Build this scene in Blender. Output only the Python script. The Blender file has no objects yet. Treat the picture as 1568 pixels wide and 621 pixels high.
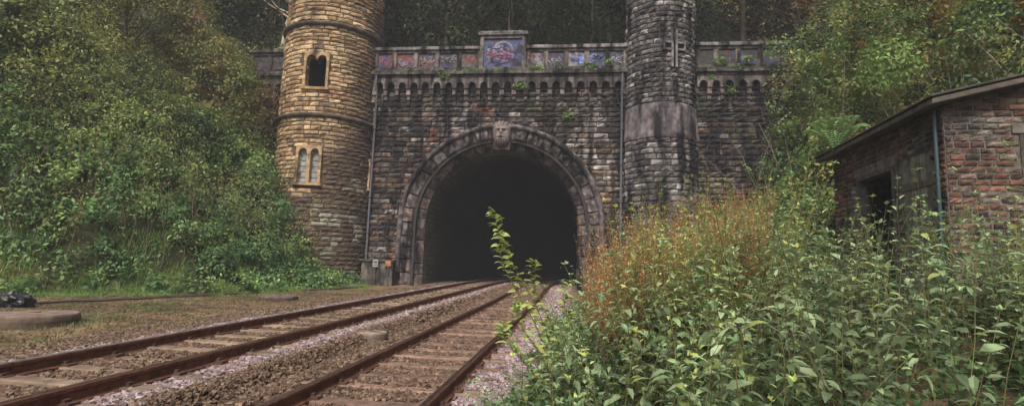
import bpy, math, numpy as np, time
from mathutils import Vector, Matrix
T0=time.time()
rng=np.random.default_rng(7)
sc=bpy.context.scene
# ------------------------------------------------------------------ noise
def _h(x,y,z,s):
    n=(x.astype(np.int64)*374761393+y.astype(np.int64)*668265263+z.astype(np.int64)*1274126177+s*974711)&0xffffffff
    n=((n^(n>>13))*1103515245)&0xffffffff
    n=((n^(n>>16))*2246822519)&0xffffffff
    return (n^(n>>15))/4294967295.0
def vn(x,y,z,seed=0):
    x,y,z=np.broadcast_arrays(np.asarray(x,float),np.asarray(y,float),np.asarray(z,float))
    xi,yi,zi=np.floor(x),np.floor(y),np.floor(z)
    fx,fy,fz=x-xi,y-yi,z-zi
    fx=fx*fx*(3-2*fx);fy=fy*fy*(3-2*fy);fz=fz*fz*(3-2*fz)
    r=0
    for a in (0,1):
        for b in (0,1):
            for c in (0,1):
                w=(fx if a else 1-fx)*(fy if b else 1-fy)*(fz if c else 1-fz)
                r=r+w*_h(xi+a,yi+b,zi+c,seed)
    return r
def fbm(x,y,z=0,seed=0,o=3):
    r=0;a=1;t=0
    for i in range(o):
        r=r+a*vn(np.asarray(x)*2**i,np.asarray(y)*2**i,np.asarray(z)*2**i,seed+i);t+=a;a*=.5
    return r/t
def sm(a,b,x):
    t=np.clip((np.asarray(x,float)-a)/(b-a),0,1);return t*t*(3-2*t)
def lerp(a,b,t):
    t=np.asarray(t)[...,None];return np.asarray(a)*(1-t)+np.asarray(b)*t
# ------------------------------------------------------------------ mesh helpers
def empty(name):
    e=bpy.data.objects.new(name,None);sc.collection.objects.link(e);e.empty_display_size=.2;return e
def fast(name,V,Fs,C,mat,parent=None,smooth=False):
    V=np.asarray(V,float).reshape(-1,3)
    if not isinstance(Fs,list):Fs=[Fs]
    Fs=[f for f in Fs if len(f)]
    me=bpy.data.meshes.new(name)
    me.vertices.add(len(V));me.vertices.foreach_set('co',V.astype(np.float32).ravel())
    li=np.concatenate([np.asarray(f).ravel() for f in Fs]).astype(np.int32)
    tot=np.concatenate([np.full(len(f),f.shape[1]) for f in Fs])
    st=np.concatenate([[0],np.cumsum(tot)[:-1]]).astype(np.int32)
    me.loops.add(len(li));me.loops.foreach_set('vertex_index',li)
    me.polygons.add(len(st));me.polygons.foreach_set('loop_start',st)
    me.update(calc_edges=True)
    if C is not None:
        C=np.asarray(C,float).reshape(-1,3)
        a=me.color_attributes.new('Col','FLOAT_COLOR','POINT')
        c4=np.ones((len(V),4),np.float32);c4[:,:3]=np.clip(C,0,1);a.data.foreach_set('color',c4.ravel())
    me.polygons.foreach_set('use_smooth',np.full(len(st),bool(smooth)))
    me.materials.append(mat);me.validate();me.update()
    o=bpy.data.objects.new(name,me);sc.collection.objects.link(o)
    if parent:o.parent=parent
    return o
PY=math.radians(7);P0=np.array([-.6,26.,0.])
EX=np.array([math.cos(PY),-math.sin(PY),0]);ET=np.array([math.sin(PY),math.cos(PY),0]);EZ=np.array([0,0,1.])
def PF(s,t,z):
    s,t,z=np.broadcast_arrays(np.asarray(s,float),np.asarray(t,float),np.asarray(z,float))
    return P0+s[...,None]*EX+t[...,None]*ET+z[...,None]*EZ
def toST(x,y):
    dx=np.asarray(x)-P0[0];dy=np.asarray(y)-P0[1]
    return dx*EX[0]+dy*EX[1],dx*ET[0]+dy*ET[1]
def gz(t):return .010*np.clip(np.asarray(t,float)+26,0,100)
def drop(t):return .16*sm(2,-8,t)
class Acc:
    def __init__(s,fr=None):s.V=[];s.F=[];s.C=[];s.n=0;s.fr=fr or (P0,EX,ET,EZ)
    def raw(s,V,F,col):
        V=[tuple(v) for v in V];s.V+=V;s.F+=[tuple(i+s.n for i in f) for f in F];s.C+=[tuple(col)]*len(V);s.n+=len(V)
    def prism(s,poly,t0,t1,col,fr=None):
        o,ex,et,ez=fr or s.fr;n=len(poly)
        V=[o+a*ex+t0*et+b*ez for a,b in poly]+[o+a*ex+t1*et+b*ez for a,b in poly]
        F=[tuple(range(n)),tuple(range(2*n-1,n-1,-1))]+[(i,i+n,(i+1)%n+n,(i+1)%n) for i in range(n)]
        s.raw(V,F,col)
    def box(s,a0,a1,t0,t1,z0,z1,col,fr=None):s.prism([(a0,z0),(a1,z0),(a1,z1),(a0,z1)],t0,t1,col,fr)
    def ribbon(s,pts,w,t,col,fr=None):
        o,ex,et,ez=fr or s.fr;p=np.asarray(pts,float);d=np.gradient(p,axis=0);d/=np.linalg.norm(d,axis=1,keepdims=True)+1e-9
        nr=np.stack([-d[:,1],d[:,0]],1)*w/2;V=[]
        for a,b in zip(p-nr,p+nr):V+=[o+a[0]*ex+t*et+a[1]*ez,o+b[0]*ex+t*et+b[1]*ez]
        s.raw(V,[(2*i,2*i+2,2*i+3,2*i+1) for i in range(len(p)-1)],col)
    def build(s,name,mat,parent=None,bevel=0,smooth=False):
        me=bpy.data.meshes.new(name);me.from_pydata(s.V,[],s.F)
        a=me.color_attributes.new('Col','FLOAT_COLOR','POINT')
        c4=np.ones((len(s.V),4),np.float32);c4[:,:3]=s.C;a.data.foreach_set('color',c4.ravel())
        me.materials.append(mat);me.update()
        o=bpy.data.objects.new(name,me);sc.collection.objects.link(o)
        if bevel:
            m=o.modifiers.new('b','BEVEL');m.width=bevel;m.segments=2;m.limit_method='ANGLE'
        if smooth:me.polygons.foreach_set('use_smooth',np.full(len(me.polygons),True))
        if parent:o.parent=parent
        return o
# ------------------------------------------------------------------ materials
def newmat(name):
    m=bpy.data.materials.new(name);m.use_nodes=True;nt=m.node_tree
    return m,nt,nt.nodes['Principled BSDF']
def colmat(name,rough=.9,nscale=6,namt=.5,bump=.3,bscale=25,spec=.2,transl=0,dirt=None,metal=0,bdist=.03,gain=1.0):
    m,nt,b=newmat(name);N=nt.nodes;L=nt.links
    at=N.new('ShaderNodeAttribute');at.attribute_name='Col'
    tc=N.new('ShaderNodeTexCoord')
    n=N.new('ShaderNodeTexNoise');n.inputs['Scale'].default_value=nscale;n.inputs['Detail'].default_value=6
    L.new(tc.outputs['Object'],n.inputs['Vector'])
    mr=N.new('ShaderNodeMapRange');mr.inputs[1].default_value=.3;mr.inputs[2].default_value=.7
    mr.inputs[3].default_value=(1-namt)*gain;mr.inputs[4].default_value=(1+namt)*gain
    L.new(n.outputs['Fac'],mr.inputs[0])
    mx=N.new('ShaderNodeVectorMath');mx.operation='MULTIPLY'
    L.new(at.outputs['Color'],mx.inputs[0]);L.new(mr.outputs[0],mx.inputs[1])
    out=mx.outputs[0]
    if dirt:
        n2=N.new('ShaderNodeTexNoise');n2.inputs['Scale'].default_value=dirt[1];n2.inputs['Detail'].default_value=5
        mp=N.new('ShaderNodeMapping');mp.inputs['Scale'].default_value=dirt[2]
        L.new(tc.outputs['Object'],mp.inputs[0]);L.new(mp.outputs[0],n2.inputs['Vector'])
        r2=N.new('ShaderNodeMapRange');r2.inputs[1].default_value=dirt[3];r2.inputs[2].default_value=dirt[4];L.new(n2.outputs['Fac'],r2.inputs[0])
        mm=N.new('ShaderNodeMix');mm.data_type='RGBA';L.new(r2.outputs[0],mm.inputs[0]);L.new(out,mm.inputs[6]);mm.inputs[7].default_value=(*dirt[0],1)
        out=mm.outputs[2]
    L.new(out,b.inputs['Base Color'])
    b.inputs['Roughness'].default_value=rough;b.inputs['Specular IOR Level'].default_value=spec;b.inputs['Metallic'].default_value=metal
    if bump:
        nb=N.new('ShaderNodeTexNoise');nb.inputs['Scale'].default_value=bscale;nb.inputs['Detail'].default_value=5;L.new(tc.outputs['Object'],nb.inputs['Vector'])
        bp=N.new('ShaderNodeBump');bp.inputs['Strength'].default_value=bump;bp.inputs['Distance'].default_value=bdist
        L.new(nb.outputs['Fac'],bp.inputs['Height']);L.new(bp.outputs[0],b.inputs['Normal'])
    if transl:
        tr=N.new('ShaderNodeBsdfTranslucent');L.new(out,tr.inputs['Color'])
        ms=N.new('ShaderNodeMixShader');ms.inputs[0].default_value=transl
        L.new(b.outputs[0],ms.inputs[1]);L.new(tr.outputs[0],ms.inputs[2]);L.new(ms.outputs[0],N['Material Output'].inputs['Surface'])
    return m
M_stone=colmat('sandstone',.92,4,.65,.7,16,.15,dirt=((.020,.018,.021),1.1,(2.0,2.0,.35),.47,.61),gain=.82)
M_tan=colmat('tan_sandstone',.92,5,.40,.6,18,.15,dirt=((.06,.045,.035),.8,(1.3,1.3,.6),.56,.74),gain=.86)
M_mort=colmat('mortar',.95,8,.4,.5,30,.1,gain=.6)
M_brick=colmat('red_brick',.9,7,.55,.5,40,.2,dirt=((.03,.028,.03),1.4,(1,1,1),.47,.66),gain=.62)
M_leaf=colmat('leaves',.5,1.2,.45,0,1,.45,transl=.35,gain=1.6)
M_dleaf=colmat('woodland_leaves',.7,.5,.4,0,1,.2,transl=.25,gain=.66)
M_bark=colmat('bark',.95,4,.4,.8,12,.1)
M_ground=colmat('earth',.95,3,.55,.8,22,.1,bdist=.05,gain=.95)
M_gravel=colmat('ballast_stone',.85,30,.25,.3,60,.2,gain=.75)
M_conc=colmat('concrete',.9,5,.4,.4,40,.2,gain=.8)
M_rust=colmat('rusty_rail',.7,12,.4,.4,60,.3,metal=.1)
M_steel=colmat('worn_steel',.35,8,.3,0,1,.5,metal=.85)
M_wood=colmat('weathered_wood',.9,7,.45,.5,30,.15,gain=.85)
M_plast=colmat('plastic',.4,4,.1,.5,8,.5)
M_paint=colmat('spray_paint',.7,5,.7,.2,20,.3,gain=.75)
def graffiti(name):
    m,nt,b=newmat(name);N=nt.nodes;L=nt.links
    tc=N.new('ShaderNodeTexCoord');at=N.new('ShaderNodeAttribute');at.attribute_name='Col'
    cur=at.outputs['Color']
    n0=N.new('ShaderNodeTexNoise');n0.inputs['Scale'].default_value=6;n0.inputs['Detail'].default_value=6;L.new(tc.outputs['Object'],n0.inputs['Vector'])
    for i,(c,sc_,a,bb,seed) in enumerate([((.06,.07,.17),1.0,.54,.60,3.),((.16,.05,.045),1.3,.58,.63,11.),((.09,.05,.12),1.7,.60,.66,23.),((.02,.02,.025),1.1,.50,.64,51.)]):
        mp=N.new('ShaderNodeMapping');mp.inputs['Location'].default_value=(seed,seed*1.3,seed*.7);L.new(tc.outputs['Object'],mp.inputs[0])
        n=N.new('ShaderNodeTexNoise');n.inputs['Scale'].default_value=sc_;n.inputs['Detail'].default_value=4;n.inputs['Distortion'].default_value=1.0;L.new(mp.outputs[0],n.inputs['Vector'])
        r=N.new('ShaderNodeMapRange');r.inputs[1].default_value=a;r.inputs[2].default_value=bb;r.inputs[4].default_value=.8;L.new(n.outputs['Fac'],r.inputs[0])
        mx=N.new('ShaderNodeMix');mx.data_type='RGBA';L.new(r.outputs[0],mx.inputs[0]);L.new(cur,mx.inputs[6]);mx.inputs[7].default_value=(*c,1);cur=mx.outputs[2]
    mr=N.new('ShaderNodeMapRange');mr.inputs[1].default_value=.3;mr.inputs[2].default_value=.7;mr.inputs[3].default_value=.4;mr.inputs[4].default_value=1.4;L.new(n0.outputs['Fac'],mr.inputs[0])
    mu=N.new('ShaderNodeVectorMath');mu.operation='MULTIPLY';L.new(cur,mu.inputs[0]);L.new(mr.outputs[0],mu.inputs[1])
    L.new(mu.outputs[0],b.inputs['Base Color']);b.inputs['Roughness'].default_value=.85
    bp=N.new('ShaderNodeBump');bp.inputs['Strength'].default_value=.4;bp.inputs['Distance'].default_value=.03;L.new(n0.outputs['Fac'],bp.inputs['Height']);L.new(bp.outputs[0],b.inputs['Normal'])
    return m
M_graf=graffiti('graffiti_stone')
# ------------------------------------------------------------------ block masonry
def cells(s0,s1,z0,z1,h,wmin,wmax,skip=None,gap=.012,hj=.12):
    out=[];z=z0
    while z<z1-.02:
        hh=h*(1+rng.uniform(-hj,hj));zz=min(z+hh,z1)
        if z1-zz<h*.4:zz=z1
        s=s0-rng.uniform(0,wmin)
        while s<s1:
            w=rng.uniform(wmin,wmax);a=max(s,s0);b=min(s+w,s1)
            if b-a>.04 and not(skip and skip((a+b)/2,(z+zz)/2,a,b,z,zz)):out.append((a+gap/2,b-gap/2,z+gap/2,zz-gap/2))
            s+=w
        z=zz
    return np.array(out)
def masonry(name,cl,mapf,colf,mat,parent,depth=.05,rough=.03,e=.03):
    n=len(cl);s0,s1,z0,z1=cl.T
    w=s1-s0;h=z1-z0;ee=np.minimum(e,w*.2);eh=np.minimum(e,h*.2)
    S=np.stack([s0,s0+ee,s0+w*.35,s0+w*.65,s1-ee,s1],1);Z=np.stack([z0,z0+eh,z0+h*.5,z1-eh,z1],1)
    S=np.repeat(S[:,:,None],5,2);Z=np.repeat(Z[:,None,:],6,1)
    S=S+rng.normal(0,.12,S.shape)*ee[:,None,None];Z=Z+rng.normal(0,.12,Z.shape)*eh[:,None,None]
    O=(depth*rng.uniform(.4,1.3,n))[:,None,None]+rng.normal(0,rough*.5,(n,6,5))
    O[:,2:4,2]+=rough*.8
    O[:,0,:]=-.03;O[:,-1,:]=-.03;O[:,:,0]=-.03;O[:,:,-1]=-.03
    V=mapf(S,Z,O)
    c=colf((s0+s1)/2,(z0+z1)/2)[:,None,None,:]*rng.uniform(.8,1.2,(n,6,5,1))
    ii,jj=np.meshgrid(np.arange(5),np.arange(4),indexing='ij')
    q=np.stack([ii*5+jj,(ii+1)*5+jj,(ii+1)*5+jj+1,ii*5+jj+1],-1).reshape(-1,4)
    F=(q[None]+(np.arange(n)*30)[:,None,None]).reshape(-1,4)
    return fast(name,V,F,c,mat,parent)
# ------------------------------------------------------------------ terrain
def footL(t):return -6.4+.1*np.minimum(t,0)-1.0*np.maximum(-9-t,0)*(t>-16)-np.where(t<=-16,7.,0)
def height(s,t):
    s=np.asarray(s,float);t=np.asarray(t,float)
    fl=footL(t);d=np.maximum(fl-s,0)
    zl=.8*d*sm(0,2.5,d)+.02*d
    zl=np.where(zl>22,22+(zl-22)*.4,zl);zl=np.minimum(zl,40)
    sb=11+3.8*sm(-8,-12,t)
    dr=np.maximum(s-3.7,0)
    zr=.17*np.minimum(dr,9)*sm(0,2,dr)+np.minimum(.95*np.maximum(s-sb,0)*sm(0,1.5,s-sb),36)
    z=np.maximum(zl,zr)
    zb=10.6+.88*np.maximum(t-2.5,0);zb=np.minimum(zb,44)
    z=np.where(t>.6,np.maximum(z,zb),z)
    nz=(fbm(s*.35,t*.35,0,5)-.5)
    amp=sm(.3,3,z)
    z=z+nz*1.6*amp+(fbm(s*1.6,t*1.6,0,9)-.5)*.06
    z=z-.05*sm(3.2,4.5,np.abs(s-.2))*(z<.5)
    z=z-drop(t)*sm(.08,.36,s)*(t<.6)
    return z+gz(np.minimum(t,.5))*(1-sm(.8,4,z))
def groundz(x,y):
    s,t=toST(x,y);return height(s,t)
def axis(lo,hi,step,far):
    a=list(np.arange(lo,hi+1e-6,step));d=step
    l=[lo];
    while l[-1]>-far:d*=1.25;l.append(l[-1]-d)
    r=[a[-1]];d=step
    while r[-1]<far:d*=1.25;r.append(r[-1]+d)
    return np.array(l[1:][::-1]+a+r[1:])
RAILS=[-2.06,-.625,.95,2.35]
def cv(t):return .0055*np.maximum(t,0)**2
def pinkmask(sc_,s,jit=0):
    pk=0*sc_
    for r,d,w in ((RAILS[0],-1,.80),(RAILS[1],1,.62),(RAILS[3],1,1.3)):
        dd=(sc_-r)*d;pk=np.maximum(pk,sm(.06,.16,dd)*sm(w,w*.7,dd+jit))
    return pk
sa=axis(-26,26,.4,400);ta=axis(-30,12,.4,400)
sa=np.sort(np.concatenate([sa,[.08,.17,.27,.36]]))
ta=ta[(ta<.2)|(ta>1.0)];ta=np.sort(np.concatenate([ta,[.3,.9]]))
SS,TT=np.meshgrid(sa,ta,indexing='ij');ZZ=height(SS,TT)
V=PF(SS,TT,ZZ)
ns,nt_=len(sa),len(ta)
ii,jj=np.meshgrid(np.arange(ns-1),np.arange(nt_-1),indexing='ij')
F=np.stack([ii*nt_+jj,(ii+1)*nt_+jj,(ii+1)*nt_+jj+1,ii*nt_+jj+1],-1)
cut=(ta[jj]>.2)&(ta[jj+1]<1.0)&(sa[ii+1]>-4.9)&(sa[ii]<4.9)
F=F[~cut].reshape(-1,4)
nn=fbm(SS*.8,TT*.8,0,21)
c=lerp((.13,.09,.055),(.26,.175,.10),sm(.3,.7,nn))
gr=sm(.35,.9,ZZ-gz(np.minimum(TT,.5))+(nn-.5)*.5)
c=lerp(c,lerp((.03,.042,.016),(.06,.058,.032),fbm(SS*.5,TT*.5,0,33)),gr)
near=sm(4.6,6.6,-SS)*sm(.42,.6,fbm(SS*.6,TT*.6,0,41))
c=lerp(c,(.08,.12,.04),near*(1-gr)*.75)
fast('ground',V,F,c,M_ground,None,True)
# ------------------------------------------------------------------ portal
portal=empty('railway_tunnel_portal')
R0=3.9;ZC=3.3
def arch_r(s,z):
    return np.where(z>ZC,np.hypot(s,z-ZC),np.abs(s))
def wallcol(s,z):
    n=len(s);r=rng.random(n)**1.3;big=fbm(s*.35,z*.5,0,3);st=fbm(s*1.4,z*.28,0,8)
    c=lerp((.052,.047,.052),(.275,.222,.185),np.clip(r*.9+(big-.47)*1.4,0,1))
    c=lerp(c,(.54,.50,.51),np.clip((st-.52)*6,0,1)*sm(5.0,8.5,z)*sm(-7,2,s)*.8*(rng.random(n)>.35))
    c=lerp(c,(.36,.12,.07),np.clip((fbm(s*1.1,z*.5,0,77)-.66)*7,0,1)*.6)
    c=lerp(c,(.50,.47,.44),(rng.random(n)>.92)*.65)
    c=lerp(c,(.30,.19,.12),(rng.random(n)>.82)*.5)
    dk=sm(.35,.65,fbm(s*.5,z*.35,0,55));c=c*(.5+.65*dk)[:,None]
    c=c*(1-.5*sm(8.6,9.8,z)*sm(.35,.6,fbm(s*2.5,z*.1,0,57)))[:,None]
    c=lerp(c,(.06,.10,.05),np.clip((fbm(s*.6,z*.6,0,91)-.58)*5,0,1)*.55)
    return c
def wskip(s,z,a,b,z0,z1):
    if arch_r(np.array(s),np.array(z))<4.62:return True
    if abs(s+9.4)<1.6 or abs(s-7.8)<1.2:return True
    return False
mapw=lambda S,Z,O:PF(S,-O,Z)
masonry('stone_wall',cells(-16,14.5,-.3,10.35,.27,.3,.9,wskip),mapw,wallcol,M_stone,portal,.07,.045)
A=Acc()
mc=(.10,.09,.085)
half=[(4.3*math.cos(a),ZC+4.3*math.sin(a)) for a in np.linspace(math.pi,math.pi/2,17)]
A.prism([(-16.2,-.5),(-4.3,-.5)]+half+[(0,11.15),(-16.2,11.15)],0,1.0,mc)
A.prism([(0,11.15)]+[(-x,z) for x,z in half[::-1]]+[(4.3,-.5),(14.7,-.5),(14.7,11.15)],0,1.0,mc)
A.build('wall_core',M_mort,portal)
RR=4.4
def path(a,r):
    Ls=ZC+.3;Lc=math.pi*RR
    a=np.asarray(a,float)
    ang=math.pi-np.clip((a-Ls)/RR,0,math.pi)
    s=r*np.cos(ang);z=ZC+r*np.sin(ang)
    z=np.where(a<Ls,a-.3,z);z=np.where(a>Ls+Lc,ZC-(a-Ls-Lc),z)
    return s,z
LT=2*(ZC+.3)+math.pi*RR
def bandmap(t0,t1,r0,r1):
    def f(S,Z,O):
        s,z=path(S,Z+O*.2);t=t0+(t1-t0)*(Z-r0)/(r1-r0);return PF(s,t-O,z)
    return f
def archcol(s,z):
    n=len(s);r=rng.random(n)
    c=lerp((.06,.055,.06),(.26,.22,.22),np.clip(r*.8+(fbm(s*.5,z,0,13)-.48),0,1))
    return lerp(c,(.30,.23,.18),(rng.random(n)>.8)*.5)
def band(name,r0,r1,t0,t1,w,depth=.03,mat=M_stone,rough=.015):
    cl=[];a=0
    while a<LT:
        b=min(a+w*rng.uniform(.85,1.15),LT);cl.append((a+.008,b-.008,r0,r1));a=b
    masonry(name,np.array(cl),bandmap(t0,t1,r0,r1),archcol,mat,portal,depth,rough,.04)
band('archivolt_inner',3.88,4.3,.62,.22,.55,.05,rough=.04)
band('archivolt_fillet',4.3,4.42,.22,.0,.8,.02)
band('archivolt_outer',4.42,4.92,-.02,-.16,.62,.09,rough=.06)
def sweep(name,prof,aa,col,mat,parent,jit=.0):
    Vs=[];k=len(prof)
    for a in aa:
        for r,t in prof:
            s,z=path(a,r);Vs.append(PF(s,t,z)+rng.normal(0,jit,3))
    n=len(aa);F=[(i*k+j,i*k+(j+1)%k,(i+1)*k+(j+1)%k,(i+1)*k+j) for i in range(n-1) for j in range(k)]
    cc=np.array([np.array(col)*q for q in .6+.8*rng.random(len(aa)) for _ in prof])
    return fast(name,np.array(Vs),np.array(F),cc,mat,parent,True)
sweep('hood_mould',[(4.9,.05),(4.9,-.2),(4.95,-.32),(5.05,-.40),(5.14,-.33),(5.22,-.12),(5.26,.05)],np.linspace(1.2,LT-1.2,150),(.17,.15,.155),M_stone,portal,.012)
sweep('inner_roll',[(4.3,.3),(4.27,.12),(4.33,.03),(4.41,.05),(4.44,.2)],np.linspace(0,LT,150),(.11,.10,.11),M_stone,portal,.008)
tt=np.concatenate([np.arange(.35,8,.5),np.arange(8,75,2.)])
aa=np.linspace(0,LT,80)
Vs=[];
for t in tt:
    s,z=path(aa,R0*np.ones_like(aa));Vs.append(PF(s*1.0+cv(t),t+0*s,z))
Vs=np.array(Vs);n,k=len(tt),len(aa)
i1,j1=np.meshgrid(np.arange(n-1),np.arange(k-1),indexing='ij')
F=np.stack([i1*k+j1,i1*k+j1+1,(i1+1)*k+j1+1,(i1+1)*k+j1],-1).reshape(-1,4)
cc=lerp((.035,.03,.028),(.08,.085,.045),fbm(Vs[...,1]*.8,Vs[...,2]*.8,Vs[...,0]*.8,4))
cc=cc*(.30+1.3*sm(4,0,tt))[:,None,None]  # lining colour fades with depth, painting in the loss of daylight
def brickmat():
    m,nt,b=newmat('tunnel_brick');N=nt.nodes;L=nt.links
    at=N.new('ShaderNodeAttribute');at.attribute_name='Col'
    tc=N.new('ShaderNodeTexCoord');sx=N.new('ShaderNodeSeparateXYZ');L.new(tc.outputs['Object'],sx.inputs[0])
    cx=N.new('ShaderNodeCombineXYZ');L.new(sx.outputs['Y'],cx.inputs['X']);L.new(sx.outputs['Z'],cx.inputs['Y'])
    br=N.new('ShaderNodeTexBrick');br.inputs['Scale'].default_value=1;br.inputs['Brick Width'].default_value=.5;br.inputs['Row Height'].default_value=.25
    br.inputs['Mortar Size'].default_value=.02;br.inputs['Color1'].default_value=(.7,.7,.7,1);br.inputs['Color2'].default_value=(1.3,1.3,1.2,1);br.inputs['Mortar'].default_value=(.3,.3,.3,1)
    L.new(cx.outputs[0],br.inputs['Vector'])
    mu=N.new('ShaderNodeVectorMath');mu.operation='MULTIPLY';L.new(at.outputs['Color'],mu.inputs[0]);L.new(br.outputs['Color'],mu.inputs[1]);L.new(mu.outputs[0],b.inputs['Base Color'])
    b.inputs['Roughness'].default_value=.9
    return m
M_tb=brickmat()
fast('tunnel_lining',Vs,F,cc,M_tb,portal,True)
Vs=np.array([PF(np.array([-4.2,4.2])+cv(t),np.array([t,t]),np.array([0.0,0.0])-.03-drop(t)+gz(t)) for t in np.concatenate([[.28],tt])])
n=len(Vs);F=np.array([(2*i,2*i+1,2*i+3,2*i+2) for i in range(n-1)])
fast('tunnel_floor',Vs,F,np.full((2*n,3),(.05,.042,.036)),M_ground,portal)
A=Acc();A.box(-6+cv(74),6+cv(74),73,73.3,-.5,8,(.03,.03,.03));A.build('tunnel_end_cap',M_mort,portal)  # added end cap, closes the tube to keep the tunnel dark
# keystone head
gx,gz_=np.meshgrid(np.linspace(-1,1,33),np.linspace(-1,1,41),indexing='ij')
rr=np.sqrt(np.clip(1-(gx/1.02)**2*1-(np.abs(gz_)/1.02)**3,0,1))
g=lambda x,z,a,b:np.exp(-((gx-x)/a)**2-((gz_-z)/b)**2)
rel=.46*rr+.20*g(0,.02,.12,.22)+.09*g(0,.3,.5,.07)-.14*g(-.3,.15,.16,.09)-.14*g(.3,.15,.16,.09)+.05*g(.3,.14,.08,.05)+.05*g(-.3,.14,.08,.05)+.09*g(0,-.27,.35,.06)-.10*g(0,-.36,.2,.04)+.05*g(0,-.44,.2,.04)
rel+=.06*np.sin(gx*22+gz_*4)*sm(-.45,-.6,gz_)+.07*np.sin(gx*16)*sm(.5,.65,gz_)
Vk=PF(gx*.46*(1+.12*gz_),-.14-rel*1.0,7.95+gz_*.68)
i1,j1=np.meshgrid(np.arange(32),np.arange(40),indexing='ij')
F=np.stack([i1*41+j1,(i1+1)*41+j1,(i1+1)*41+j1+1,i1*41+j1+1],-1).reshape(-1,4)
kc=np.array([.24,.205,.19])*(.55+.9*np.clip(rel/.6,0,1))[...,None]
fast('keystone_head',Vk,F,kc,M_conc,portal,True)
A=Acc();A.prism([(-.42,7.15),(.42,7.15),(.48,8.5),(-.48,8.5)],-.2,.3,(.10,.09,.09));A.build('keystone_block',M_stone,portal,.02)
# corbel table
A=Acc();sp=.62
def rc(base,j=.25):return tuple(np.array(base)*rng.uniform(1-j,1+j))
for (a0,a1) in [(-6.85,6.05),(9.5,14.4),(-16,-11.9)]:
    nb=int(round((a1-a0)/sp));w=(a1-a0)/nb
    for i in range(nb):
        l=a0+i*w;r=l+w;cx=(l+r)/2;hw=w*.30
        arc=[(cx-hw*math.cos(a),10.42+hw*1.25*math.sin(a)) for a in np.linspace(0,math.pi,9)]
        A.prism([(l+.004,10.3),(cx-hw,10.3)]+arc+[(cx+hw,10.3),(r-.004,10.3),(r-.004,10.9),(l+.004,10.9)],-.34,0.02,rc((.17,.145,.14),.5))
    for i in range(nb+1):
        l=a0+i*w
        A.box(l-.11,l+.11,-.27,.02,10.0,10.297,rc((.18,.15,.145),.6))
        A.box(l-.09,l+.09,-.18,.02,9.75,9.997,rc((.14,.12,.12),.6))
        A.prism([(l-.07,9.5),(l+.07,9.5),(l+.085,9.747),(l-.085,9.747)],-.10,.02,rc((.12,.10,.10),.5))
A.build('corbel_table',M_stone,portal,.012)
A=Acc()
for (a0,a1) in [(-7.05,6.2),(9.4,14.6),(-16.2,-11.8)]:
    x=a0
    while x<a1-.01:
        b=min(x+rng.uniform(.8,1.3),a1)
        if a1-b<.4:b=a1
        A.box(x+.004,b-.004,-.36+rng.uniform(-.01,.01),.5,10.903,11.02,rc((.14,.12,.12),.3))
        A.box(x+.004,b-.004,-.5+rng.uniform(-.012,.012),.5,11.023,11.17,rc((.12,.11,.11),.35))
        A.box(x+.004,b-.004,-.42+rng.uniform(-.01,.01),.5,11.173,11.28,rc((.09,.11,.07),.3));x=b
A.build('string_course',M_stone,portal,.025)
# parapet
A=Acc();B=Acc();G=Acc();npal=[(.12,.10,.10),(.16,.14,.14),(.06,.07,.14),(.17,.08,.07),(.22,.21,.23),(.07,.06,.07),(.10,.08,.14)]
def squig(G,s,z,w,h,col,t,wd=.05,fr=None,n=16):
    u=np.linspace(0,1,n*3);ph=rng.uniform(0,6.28,4);f=rng.uniform(1.5,3.5)
    x=s-w/2+w*u+.18*w*np.sin(u*f*6.28*1.7+ph[0]);y=z+h/2*np.sin(u*f*6.28+ph[1])*(.6+.4*np.sin(u*5+ph[2]))
    G.ribbon(np.stack([x,y],1),wd,t,col,fr)
for (a0,a1) in [(-7.05,-1.25),(1.05,6.25),(9.4,14.6),(-16.2,-11.8)]:
    npn=max(1,int(round((a1-a0)/1.15)));w=(a1-a0)/npn
    for i in range(npn):
        B.box(a0+i*w+.001,a0+(i+1)*w-.001,-.12,.35,11.283,12.42,rc(npal[rng.integers(len(npal))],.2) if abs(a0)<9 else (.05,.048,.05))
        if abs(a0)>9:continue
        cx=a0+(i+.5)*w
        for q in range(rng.integers(1,4)):
            squig(G,cx,11.9+rng.uniform(-.12,.12),w*.55,.42,[(.36,.36,.42),(.10,.14,.36),(.32,.09,.07),(.3,.3,.33),(.02,.02,.03)][rng.integers(5)],-.1235-.001*q,rng.uniform(.03,.08))
    dk_=.45 if a0<-10 else 1
    for i in range(npn+1):
        x=min(max(a0+i*w,a0+.14),a1-.14)
        A.box(x-.12,x+.12,-.2,-.123,11.5,12.28,rc(np.array((.20,.17,.15))*dk_,.4))
    A.box(a0,a1,-.2,-.123,11.285,11.497,tuple(np.array((.14,.12,.11))*dk_))
    A.box(a0,a1,-.2,-.123,12.283,12.42,tuple(np.array((.15,.14,.14))*dk_))
    x=a0-.02
    while x<a1:
        b=min(x+rng.uniform(.9,1.4),a1+.02)
        if a1-b<.4:b=a1+.02
        A.box(x+.003,b-.003,-.3+rng.uniform(-.015,.015),.45,12.423,12.6+rng.uniform(-.012,.012),rc(np.array((.30,.28,.29))*dk_,.3));x=b
A.box(-1.3,-1.1,-.36,.45,11.285,13.1,(.20,.18,.17));A.box(.9,1.1,-.36,.45,11.285,13.1,(.20,.18,.17))
B.box(-1.1,.9,-.27,.4,11.29,13.1,(.09,.10,.20))
u=np.linspace(0,6.6,50);G.ribbon(np.stack([-.1+.5*np.cos(u),12.3+.5*np.sin(u)],1),.08,-.2745,(.34,.34,.40));G.ribbon(np.stack([-.1+.28*np.cos(u),12.2+.22*np.sin(u)],1),.06,-.2755,(.30,.12,.13))
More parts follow.
